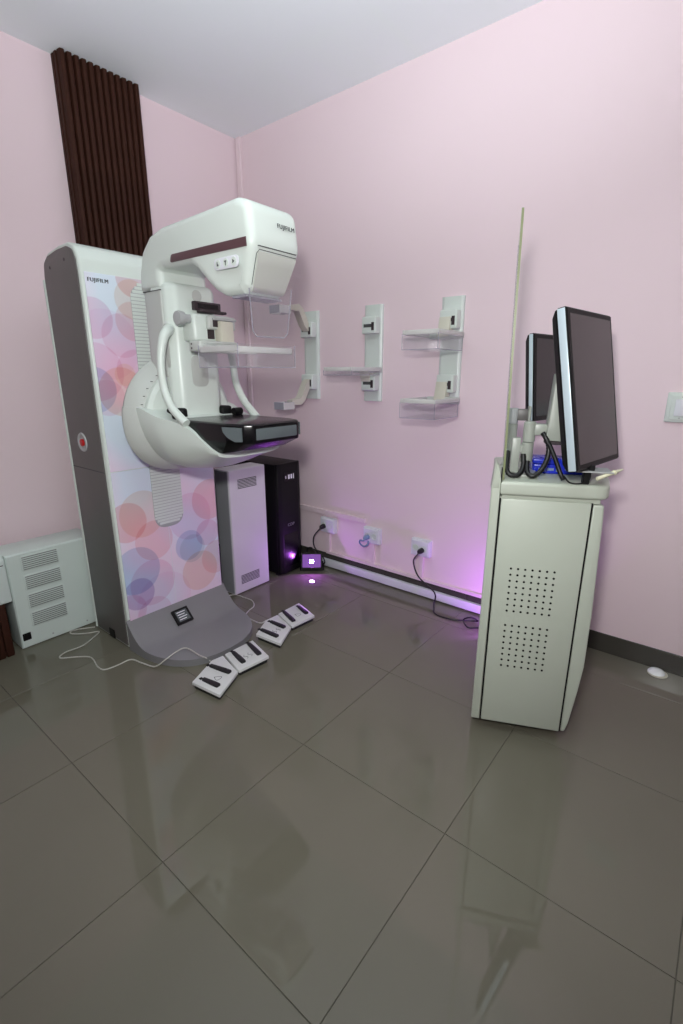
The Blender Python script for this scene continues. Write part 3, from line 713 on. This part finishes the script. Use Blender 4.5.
# dark slatted stand with a pale case on it, at the picture's left edge
t = thing('wooden_stand', (-2.8, 0.45, 0), 'low dark brown slatted wooden stand at left edge by the wall', 'stand')
obj('carcass', box(XL + 0.012, -2.665, 0.2, 0.652, 0.0, 0.285), 'wood_dark', t)
for k in range(12):
    y0 = 0.203 + 0.0375 * k
    obj('slat', box(-2.6652, -2.648, y0, y0 + 0.031, 0.0, 0.285, 0.003, 2), 'wood_dark', t)
t = thing('plastic_case', (-2.76, 0.5, 0.285), 'pale grey-green plastic case on the dark wooden stand', 'case')
obj('shell', extr(fillet([(-2.86, 0.285), (-2.645, 0.285), (-2.645, 0.50), (-2.68, 0.535), (-2.86, 0.535)], [0.004, 0.006, 0.02, 0.02, 0.01], 4), 'y', 0.3, 0.682, 0.006, 3), 'generator_white', t)
obj('lid_line', box(-2.6455, -2.6442, 0.31, 0.672, 0.478, 0.482), 'seam', t)

# ================================================================= SLIM WHITE UNIT AND UPS
t = thing('power_unit', (-2.38, 1.93, 0), 'tall slim white metal unit with vents beside the black tower', 'cabinet')
obj('body', box(-2.445, -2.312, 1.79, 2.082, 0.004, 0.815, 0.004, 2), 'slim_white', t)
obj('side_cover', box(-2.44, -2.318, 1.7865, 1.791, 0.012, 0.808, 0.0015, 1), 'slim_side_shaded', t)
obj('front_cover', box(-2.313, -2.308, 1.793, 2.079, 0.008, 0.811, 0.0015, 1), 'slim_white', t)
for (z0, z1, ya, yb) in ((0.688, 0.755, 1.848, 2.012), (0.06, 0.128, 1.835, 2.0)):
    v_ = obj('vent', box(-2.3085, -2.3072, ya, yb, z0, z1), 'slim_white', t); bm = None
    for k in range(7):
        z = z0 + 0.005 + k * 0.009
        bm = box(-2.3073, -2.3066, ya + 0.006, yb - 0.006, z, z + 0.005, bm=bm)
    obj('vent_slots', bm, 'seam', v_, kind='stuff', smooth=False)
t = thing('ups_tower', (-2.5, 2.3, 0), 'tall black uninterruptible power supply tower in the corner', 'power supply')
obj('case', box(-2.86, -2.325, 2.178, 2.405, 0.018, 0.795, 0.005, 2), 'black_matte', t)
fr_ = obj('front_bezel', extr(fillet([(-2.326, 2.178), (-2.305, 2.186), (-2.295, 2.215), (-2.295, 2.368), (-2.305, 2.397), (-2.326, 2.405)], 0.008, 3), 'z', 0.015, 0.798, 0.003, 2), 'black_matte', t)
dsp = obj('display', box(-2.2955, -2.2925, 2.238, 2.345, 0.672, 0.735, 0.001, 1), 'black_gloss', fr_)
bm = None
for k, (hh, ww) in enumerate(((0.02, 0.006), (0.03, 0.016), (0.03, 0.016), (0.036, 0.008))):
    y0 = 2.25 + 0.024 * k; bm = box(-2.2928, -2.2918, y0, y0 + ww, 0.704 - hh / 2, 0.704 + hh / 2, bm=bm)
obj('display_marks', bm, 'ink_light', dsp, smooth=False)
obj('maker_lettering', text_bm('CDP', (-2.2942, 2.292, 0.366), (0, 1, 0), (0, 0, 1), 0.062, bold=True), 'ink_light', fr_, smooth=False)
obj('lower_window', box(-2.2955, -2.2935, 2.222, 2.362, 0.06, 0.30, 0.001, 1), 'black_gloss', fr_)
for (a, b) in ((-2.84, 2.19), (-2.84, 2.375), (-2.36, 2.19), (-2.36, 2.375)):
    obj('foot', box(a, a + 0.03, b, b + 0.02, 0, 0.02), 'black_rubber', t)

# ================================================================= FLOODLIGHTS
def floodlight(loc, aim, label):
    t = bpy.data.objects.new('floodlight', None); C.objects.link(t); t.location = loc; t.empty_display_size = 0.05
    t['label'] = label; t['category'] = 'floodlight'; t['group'] = 'small purple LED floodlights on the floor'
    OFF[t] = Vector((0, 0, 0))
    yaw, pit = aim; t.rotation_euler = (0, 0, yaw)
    # local: front faces -Y, tilted up by pit
    R = Matrix.Rotation(pit, 4, 'X'); T0 = Vector((0, 0, 0.075))
    def tr(bm):
        bmesh.ops.transform(bm, matrix=Matrix.Translation(T0) @ R, verts=bm.verts[:]); return bm
    obj('housing', tr(box(-0.075, 0.075, -0.012, 0.018, -0.055, 0.055, 0.006, 2)), 'black_matte', t)
    bm = None
    for (x0, x1, z0, z1) in ((-0.075, 0.075, 0.047, 0.055), (-0.075, 0.075, -0.055, -0.047), (-0.075, -0.066, -0.047, 0.047), (0.066, 0.075, -0.047, 0.047)):
        bm = box(x0, x1, -0.02, -0.0115, z0, z1, 0.001, 1, bm)
    obj('bezel', tr(bm), 'black_matte', t)
    obj('lens', tr(box(-0.065, 0.065, -0.0145, -0.0118, -0.0465, 0.0465)), 'lamp_lens', t, 'glowing purple lens')
    obj('led_chip', tr(box(-0.014, 0.014, -0.0147, -0.0140, -0.016, 0.008)), 'lamp_core', t, 'bright white-pink LED spot')
    bm = None
    for k in range(7): bm = box(-0.06 + k * 0.018, -0.057 + k * 0.018, 0.017, 0.034, -0.045, 0.045, bm=bm)
    obj('cooling_fins', tr(bm), 'black_matte', t, smooth=False)
    bm = tube([(-0.08, 0.0, 0.075), (-0.082, 0.0, 0.004), (-0.06, 0.0, 0.004), (0.06, 0.0, 0.004), (0.082, 0.0, 0.004), (0.08, 0.0, 0.075)], 0.004, 8, sub=0)
    obj('bracket', bm, 'black_matte', t)
    return t
floodlight((-2.21, 2.405, 0), (math.radians(40), math.radians(-24)), 'small purple LED floodlight glowing on floor beside the black tower')
floodlight((-0.765, 2.27, 0), (math.radians(-124), math.radians(-36)), 'small purple LED floodlight on the floor behind the console cabinet')

# ================================================================= WALL RACKS WITH PADDLES
def rack(cx, label):
    t = thing('paddle_rack', (cx, YB, 1.21), label, 'wall rack', 'white paddle racks on the back wall')
    obj('back_plate', extr(fillet([(cx - 0.065, YB), (cx + 0.065, YB), (cx + 0.065, YB - 0.012), (cx + 0.05, YB - 0.02), (cx - 0.05, YB - 0.02), (cx - 0.065, YB - 0.012)], [0, 0, 0.004, 0.004, 0.004, 0.004], 2), 'z', 1.21, 1.77), 'plastic_white', t)
    for z in (1.652, 1.322):
        c_ = obj('clamp', box(cx - 0.046, cx + 0.056, YB - 0.072, YB - 0.018, z - 0.048, z + 0.048, 0.008, 3), 'plastic_white', t)
        obj('clamp_slot', box(cx - 0.03, cx + 0.03, YB - 0.0735, YB - 0.0715, z - 0.012, z + 0.006), 'seam', c_)
        obj('clamp_notch', box(cx + 0.026, cx + 0.044, YB - 0.0738, YB - 0.0715, z - 0.03, z + 0.015), 'slot_dark', c_)
    return t
RX = (-2.307, -1.80, -1.283)
rack(RX[0], 'white wall rack holding two small spot paddles, nearest the machine')
rack(RX[1], 'middle white wall rack holding one flat paddle below')
rack(RX[2], 'white wall rack holding two clear tray paddles, nearest the console')
def spot_paddle(cx, label, pts, tab):
    t = thing('spot_paddle', (cx, YB - 0.08, pts[0][1]), label, 'paddle', 'compression paddles on the wall racks')
    w_ = 0.026
    prof_ = [(y, z) for (y, z) in pts]
    rs = []
    n = len(prof_)
    for i, (y, z) in enumerate(prof_):
        a = Vector(prof_[max(i - 1, 0)]); b = Vector(prof_[min(i + 1, n - 1)]); d = (b - a).normalized(); nn = Vector((-d.y, d.x)) * (0.021 if 0 < i < n - 1 else 0.014)
        rs.append([(cx - w_, y + nn.x, z + nn.y), (cx + w_, y + nn.x, z + nn.y), (cx + w_, y - nn.x, z - nn.y), (cx - w_, y - nn.x, z - nn.y)])
    obj('arm', rings(rs), 'beige_block', t)
    y0, z0 = prof_[-1]
    obj('clear_cup', box(cx - 0.045, cx + 0.045, y0 - tab, y0 - 0.004, z0 - 0.042, z0 - 0.039), 'clear_plastic', t)
    for (x0, x1, ya, yb) in ((cx - 0.045, cx - 0.0425, y0 - tab, y0 - 0.004), (cx + 0.0425, cx + 0.045, y0 - tab, y0 - 0.004), (cx - 0.0425, cx + 0.0425, y0 - tab, y0 - tab + 0.0025), (cx - 0.0425, cx + 0.0425, y0 - 0.0065, y0 - 0.004)):
        obj('cup_wall', box(x0, x1, ya, yb, z0 - 0.039, z0 + 0.006), 'clear_frost' if yb - ya > 0.01 else 'clear_edge', t)
spot_paddle(-2.30, 'small clear spot paddle on upward bent white arm, upper left rack', [(2.505, 1.645), (2.47, 1.68), (2.42, 1.765), (2.40, 1.778), (2.31, 1.770)], 0.10)
spot_paddle(-2.30, 'small clear spot paddle on downward bent white arm, lower left rack', [(2.505, 1.335), (2.48, 1.31), (2.425, 1.215), (2.40, 1.198), (2.32, 1.192)], 0.10)
def tray_paddle(cx, z, label, depth, ydn, y0, dirz):
    t = thing('tray_paddle', (cx, y0, z), label, 'paddle', 'compression paddles on the wall racks')
    x0, x1 = cx - 0.098, cx + 0.105; y1 = y0 - depth
    obj('neck', extr(fillet([(y0 + 0.035, z + dirz[0]), (y0 - 0.01, z + dirz[0]), (y0 - 0.03, z + dirz[1]), (y0 + 0.03, z + dirz[1])], 0.004, 2), 'x', cx - 0.045, cx + 0.022, 0.003, 2), 'beige_block', t)
    fr = obj('frame', box(x0 + 0.004, x1 - 0.004, y0 - 0.026, y0 + 0.002, z - 0.012, z + 0.02, 0.005, 2), 'plastic_offwhite', t)
    obj('rail', box(x0, x0 + 0.012, y1, y0 - 0.02, z - 0.004, z + 0.018, 0.003, 2), 'clear_frost', t)
    obj('rail', box(x1 - 0.012, x1, y1, y0 - 0.02, z - 0.004, z + 0.018, 0.003, 2), 'clear_frost', t)
    obj('rail', box(x0 + 0.012, x1 - 0.012, y1, y1 + 0.012, z - 0.004, z + 0.018, 0.003, 2), 'clear_frost', t)
    zb = z - ydn
    if ydn > 0.01:
        for (a, b, c, d) in ((x0, x0 + 0.003, y1, y0 - 0.03), (x1 - 0.003, x1, y1, y0 - 0.03), (x0 + 0.003, x1 - 0.003, y1, y1 + 0.003), (x0 + 0.003, x1 - 0.003, y0 - 0.033, y0 - 0.03)):
            obj('clear_wall', box(a, b, c, d, zb, z - 0.004), 'clear_plastic', t)
        for (a, b) in (((x0, y1, zb), (x1, y1, zb)), ((x1, y1, zb), (x1, y0 - 0.03, zb)), ((x0, y1, zb), (x0, y1, z)), ((x1, y1, zb), (x1, y1, z)), ((x1, y0 - 0.03, zb), (x1, y0 - 0.03, z))):
            obj('clear_edge', tube([a, b], 0.0016, 6, sub=0), 'clear_edge', t)
    obj('clear_bottom', box(x0 + 0.003, x1 - 0.003, y1 + 0.003, y0 - 0.03, zb, zb + 0.003), 'clear_plastic', t)
tray_paddle(-1.80, 1.393, 'flat clear paddle with pale rim on the middle rack', 0.30, 0.026, 2.495, (-0.065, 0.0))
tray_paddle(-1.283, 1.565, 'upper clear tray paddle on rack nearest the console', 0.29, 0.075, 2.495, (0.10, 0.0))
tray_paddle(-1.283, 1.232, 'lower clear tray paddle on rack nearest the console', 0.29, 0.08, 2.495, (0.10, 0.0))

# ================================================================= CONSOLE CABINET (local frame: x across, y away from camera, z up)
CA = math.radians(24.35)
CO = Vector((-0.592, 1.62, 0))
def cab_world(x, y, z): return (CO.x + x * math.cos(CA) - y * math.sin(CA), CO.y + x * math.sin(CA) + y * math.cos(CA), z)
cab = thing('console_cabinet', CO, 'tall grey-green console cabinet on casters with two monitors on top', 'cabinet', None, CA, True)
DV = 0.52
obj('body', box(-0.002, 0.296, 0.004, DV - 0.03, 0.052, 0.962), 'cabinet', cab)
door = obj('side_door', box(0.003, 0.291, -0.004, 0.006, 0.05, 0.957, 0.003, 2), 'cabinet', cab)
for z0, z1 in ((0.534, 0.701), (0.305, 0.475)):
    bm = None
    for i in range(7):
        for j in range(8):
            bm = lathe([(-0.0048, 0.0042), (-0.0038, 0.0042)], (0.058 + 0.0243 * i, z0 + (z1 - z0) / 7 * j), 'y', 10, bm)
    obj('vent_holes', bm, 'black_matte', door, kind='stuff', smooth=False)
obj('door_gap', box(0.2915, 0.2965, -0.0005, 0.006, 0.05, 0.957), 'black_matte', cab)
obj('door_gap', box(-0.0025, 0.0025, -0.0005, 0.006, 0.05, 0.957), 'black_matte', cab)
# front panel: bulges away, kicks in at the bottom
fp = [(0.297, 0.052), (0.312, 0.052), (0.321, 0.09), (0.338, 0.24), (0.346, 0.34), (0.345, 0.55), (0.334, 0.90), (0.331, 0.952), (0.297, 0.952)]
obj('front_panel', extr(fillet(fp, [0, 0.01, 0.05, 0.08, 0.08, 0.1, 0.01, 0.01, 0], 4), 'y', -0.002, DV - 0.03, 0.006, 3), 'cabinet', cab)
# back panel with raised hump holding the shield
bpnl = [(-0.035, 0.05), (-0.003, 0.05), (-0.003, 1.015), (-0.034, 1.0)]
bm = extr(fillet(bpnl, [0.006, 0, 0, 0.02], 3), 'y', -0.006, DV - 0.02, 0.006, 3)
for v in bm.verts: v.co.x += max(0, v.co.y) * 0.062
obj('back_panel', bm, 'cabinet', cab)
obj('shield_bracket', extr(fillet([(-0.034, 0.99), (-0.003, 0.99), (-0.003, 1.025), (-0.012, 1.066), (-0.021, 1.084), (-0.027, 1.078)], [0, 0, 0, 0.02, 0.006, 0.01], 3), 'y', -0.006, 0.06, 0.004, 2), 'cabinet', cab)
obj('shield_clip', box(-0.0028, -0.0006, -0.004, 0.03, 1.02, 1.062), 'black_matte', cab)
# top slab with bowed front edge
slab = [(-0.003, -0.012), (0.30, -0.012), (0.332, -0.006), (0.345, 0.02), (0.372, 0.14), (0.385, 0.26), (0.372, 0.40), (0.345, 0.51), (0.33, DV), (-0.003, DV)]
obj('top_slab', extr(fillet(slab, [0, 0.03, 0.03, 0.03, 0.1, 0.1, 0.1, 0.04, 0.03, 0], 4), 'z', 0.97, 1.02, 0.012, 4), 'cabinet', cab)
obj('shadow_rail', box(0.005, 0.318, 0.004, DV - 0.04, 0.955, 0.972), 'cabinet', cab)
for (x, y) in ((0.03, 0.085), (0.25, 0.085), (0.03, DV - 0.09), (0.25, DV - 0.09)):
    k_ = obj('caster', lathe([(x - 0.011, 0.015), (x - 0.009, 0.0255), (x + 0.009, 0.0255), (x + 0.011, 0.015)], (y + 0.005, 0.0255), 'x', 20), 'black_rubber', cab)
    obj('caster_fork', box(x - 0.014, x + 0.014, y - 0.008, y + 0.018, 0.030, 0.054, 0.003, 1), 'black_matte', k_)
# shield glass
sg = thing('shield_glass', CO, 'tall clear glass shield seen edge-on, fixed to the console cabinet', 'glass screen', None, CA, True)
tilt = 0.016
def shq(y0, y1, z0, z1, x0, x1):
    bm = B(); vs = [bm.verts.new((x + tilt * (1.02 - z) / 0.83 + y * 0.062, y, z)) for x in (x0, x1) for y in (y0, y1) for z in (z0, z1)]
    for f in ((0, 1, 3, 2), (4, 6, 7, 5), (0, 4, 5, 1), (2, 3, 7, 6), (0, 2, 6, 4), (1, 5, 7, 3)): bm.faces.new([vs[i] for i in f])
    return bm
obj('pane', shq(0.008, 0.47, 1.022, 1.852, 0.0005, 0.0075), 'shield_glass', sg)
obj('near_edge', shq(0.0045, 0.008, 1.022, 1.852, 0.0005, 0.0075), 'glass_edge', sg)
obj('far_edge', shq(0.47, 0.4735, 1.022, 1.852, 0.0005, 0.0075), 'clear_edge', sg)

# monitors
def monitor(name, label, corner, hd, tilt, w_, h_, scr, bez, bd):
    t = bpy.data.objects.new(name, None); C.objects.link(t); t.empty_display_size = 0.05
    d = Vector((math.cos(hd), math.sin(hd), 0)); n = Vector((math.sin(hd), -math.cos(hd), 0))
    up = Vector((0, 0, 1)) * math.cos(tilt) - n * math.sin(tilt); back = up.cross(d)
    R = Matrix((d, back, up)).transposed().to_4x4()
    t.matrix_world = Matrix.Translation(corner) @ R
    t['label'] = label; t['category'] = 'monitor'; t['group'] = 'monitors on the console cabinet'
    OFF[t] = Vector((0, 0, 0))
    obj('bezel', box(0, w_, 0.0, 0.008, 0, h_, 0.002, 1), 'black_matte', t)
    obj('side_band', box(-0.001, w_ + 0.001, 0.006, 0.006 + bd, -0.001, h_ + 0.001, 0.002, 2), 'silver', t, 'silver band around the monitor')
    obj('top_cover', box(0.0, w_, 0.004, 0.004 + bd, h_ - 0.001, h_ + 0.003, 0.001, 1), 'black_matte', t)
    obj('bottom_cover', box(0.0, w_, 0.004, 0.004 + bd, -0.003, 0.001, 0.001, 1), 'black_matte', t)
    rs = []
    for (y, i_) in ((0.005 + bd, 0.0), (0.012 + bd, 0.002), (0.03 + bd, 0.02), (0.048 + bd, 0.06), (0.052 + bd, 0.075)):
        rs.append([(i_, y, i_), (w_ - i_, y, i_), (w_ - i_, y, h_ - i_), (i_, y, h_ - i_)])
    obj('back_housing', rings(rs), 'black_matte', t, ang=20)
    obj('screen', box(bez, w_ - bez, -0.0012, 0.001, bez, h_ - bez), scr, t)
    return t
m1 = monitor('display_monitor', 'large portrait monitor with silver side band, in front', (-0.3526, 1.6071, 1.0839), math.radians(82.6), math.radians(11.1), 0.37, 0.49, 'screen', 0.016, 0.024)
m2 = monitor('display_monitor', 'smaller black-screened monitor half hidden behind the large one', (-0.607, 1.94, 1.200), math.radians(80), math.radians(6), 0.40, 0.32, 'screen_black', 0.015, 0.016)
# arms
def arm_thing(label):
    return thing('monitor_mount', CO, label, 'monitor arm', 'grey monitor arms on the console cabinet', CA, True)
a1 = arm_thing('grey jointed monitor arm carrying the large front monitor')
obj('base', box(0.045, 0.125, 0.06, 0.18, 1.02, 1.032, 0.003, 2), 'arm_grey', a1)
obj('bracket', box(0.030, 0.060, 0.105, 0.13, 1.03, 1.155, 0.004, 2), 'arm_grey', a1)
obj('link', box(0.05, 0.085, 0.108, 0.127, 1.10, 1.13, 0.003, 1), 'arm_grey', a1)
obj('lower_joint', lathe([(1.068, 0.019), (1.071, 0.021), (1.137, 0.021), (1.139, 0.019)], (0.084, 0.12), 'z', 28), 'arm_grey', a1)
obj('upper_joint', lathe([(1.1405, 0.019), (1.143, 0.021), (1.208, 0.021), (1.212, 0.018)], (0.086, 0.12), 'z', 28), 'arm_grey', a1)
obj('arm', box(0.10, 0.142, 0.106, 0.134, 1.165, 1.205, 0.005, 2), 'arm_grey', a1)
obj('mount_wedge', extr(fillet([(0.137, 1.15), (0.196, 1.148), (0.172, 1.37), (0.150, 1.375), (0.141, 1.20)], 0.004, 2), 'y', 0.085, 0.155, 0.004, 2), 'arm_grey', a1)
obj('mount_foot', box(0.14, 0.2, 0.09, 0.15, 1.136, 1.149, 0.002, 1), 'slot_dark', a1)
a2 = arm_thing('grey monitor arm behind, carrying the smaller monitor')
obj('post', lathe([(1.02, 0.03), (1.03, 0.03), (1.031, 0.022), (1.184, 0.022), (1.186, 0.02)], (0.04, 0.3), 'z', 28), 'arm_grey', a2)
obj('swivel', lathe([(1.187, 0.018), (1.188, 0.021), (1.243, 0.021), (1.246, 0.019)], (0.04, 0.3), 'z', 28), 'knob_grey', a2)
obj('arm', box(0.055, 0.10, 0.285, 0.318, 1.2, 1.243, 0.004, 2), 'side_grey', a2)
obj('mount_plate', box(0.094, 0.103, 0.27, 0.335, 1.19, 1.255, 0.002, 1), 'arm_grey', a2)
# hoses and straps
def hose(label, pts, r=0.0095, ribs=0.14, name='cable_hose', flat=1.0, m='cable_black', sub=7):
    P_ = [cab_world(*p) for p in pts]
    obj(name, tube(P_, r, 10, sub, flat, ribs=ribs), m, None, label, 'cable', 'black cables on the console cabinet', ang=60)
hose('black corrugated hose looping up to the near arm joint', [(0.085, 0.085, 1.075), (0.087, 0.06, 1.04), (0.105, 0.05, 1.0315), (0.13, 0.06, 1.05), (0.148, 0.075, 1.09), (0.150, 0.085, 1.13), (0.138, 0.09, 1.16), (0.128, 0.1, 1.175)])
hose('black corrugated hose sagging beside the flat arm bracket', [(0.07, 0.09, 1.10), (0.072, 0.075, 1.06), (0.058, 0.055, 1.033), (0.03, 0.05, 1.0315), (0.016, 0.06, 1.05), (0.018, 0.09, 1.085), (0.02, 0.12, 1.10)])
hose('flat black strap hanging from the monitor mount to the tabletop', [(0.15, 0.082, 1.14), (0.168, 0.06, 1.10), (0.188, 0.035, 1.05), (0.20, 0.03, 1.0265)], 0.0075, 0.0, 'cable_strap')
hose('thin black cable looping below the large monitor', [(0.20, 0.026, 1.04), (0.215, 0.0, 1.0245), (0.245, -0.004, 1.0228), (0.272, 0.01, 1.03), (0.28, 0.02, 1.05), (0.272, 0.03, 1.068)], 0.0026, 0.0, 'monitor_cable')
# blue box and small tray with cream pen
t = thing('blue_box', CO, 'bright blue plastic box lying behind the monitor arms', 'box', None, CA, True)
obj('body', box(0.115, 0.315, 0.16, 0.26, 1.02, 1.056, 0.006, 3), 'blue_plastic', t)
obj('lid', box(0.112, 0.318, 0.157, 0.263, 1.057, 1.075, 0.005, 3), 'blue_plastic', t)
bm = None
for k in range(5): bm = box(0.135 + 0.03 * k, 0.152 + 0.03 * k + 0.006 * (k % 2), 0.1585, 0.1602, 1.036 - 0.003 * (k % 3), 1.042, bm=bm)
obj('printed_marks', bm, 'plug_blue', t, smooth=False)
obj('clasp', box(0.20, 0.225, 0.1545, 0.158, 1.045, 1.068, 0.002, 1), 'blue_plastic', t)
t = thing('monitor_shelf', CO, 'thin grey bracket plate under the large monitor', 'bracket', None, CA, True)
obj('plate', box(0.205, 0.335, -0.035, 0.05, 1.066, 1.0705, 0.0015, 1), 'knob_grey', t)
obj('stem', box(0.255, 0.275, 0.0, 0.03, 1.02, 1.0665, 0.002, 1), 'black_matte', t)
obj('hook', box(0.262, 0.282, -0.02, 0.0, 1.0703, 1.088, 0.002, 1), 'black_matte', t)
t = thing('cream_pen', cab_world(0.33, -0.01, 1.0705), 'cream plastic stylus sticking out below the large monitor', 'stylus')
p0, p1 = Vector(cab_world(0.285, -0.045, 1.050)), Vector(cab_world(0.368, -0.005, 1.078))
def lerp(s): return p0 + (p1 - p0) * s
obj('barrel', tube([lerp(0.0), lerp(0.04), lerp(0.68)], 0.0062, 12, sub=0), 'cream', t)
obj('tip', tube([lerp(0.66), lerp(0.70), lerp(0.85), lerp(1.0)], lambda s: 0.0085 * (1 - s) + 0.001, 12, sub=0), 'cream', t)

# small white dome by the right-hand baseboard
q = on_z((660, 676), 0)
t = thing('floor_dome', (q.x, q.y, 0), 'small bright white round cap on floor beside the baseboard', 'cap')
obj('cap', lathe([(0.0, 0.036), (0.006, 0.036), (0.014, 0.03), (0.02, 0.018), (0.022, 0.004)], (-0.088, 2.508), 'z', 28), 'spot_white', t)
obj('base_ring', lathe([(0.0, 0.042), (0.003, 0.042), (0.004, 0.037)], (-0.083, 2.506), 'z', 28), 'beige_block', t)
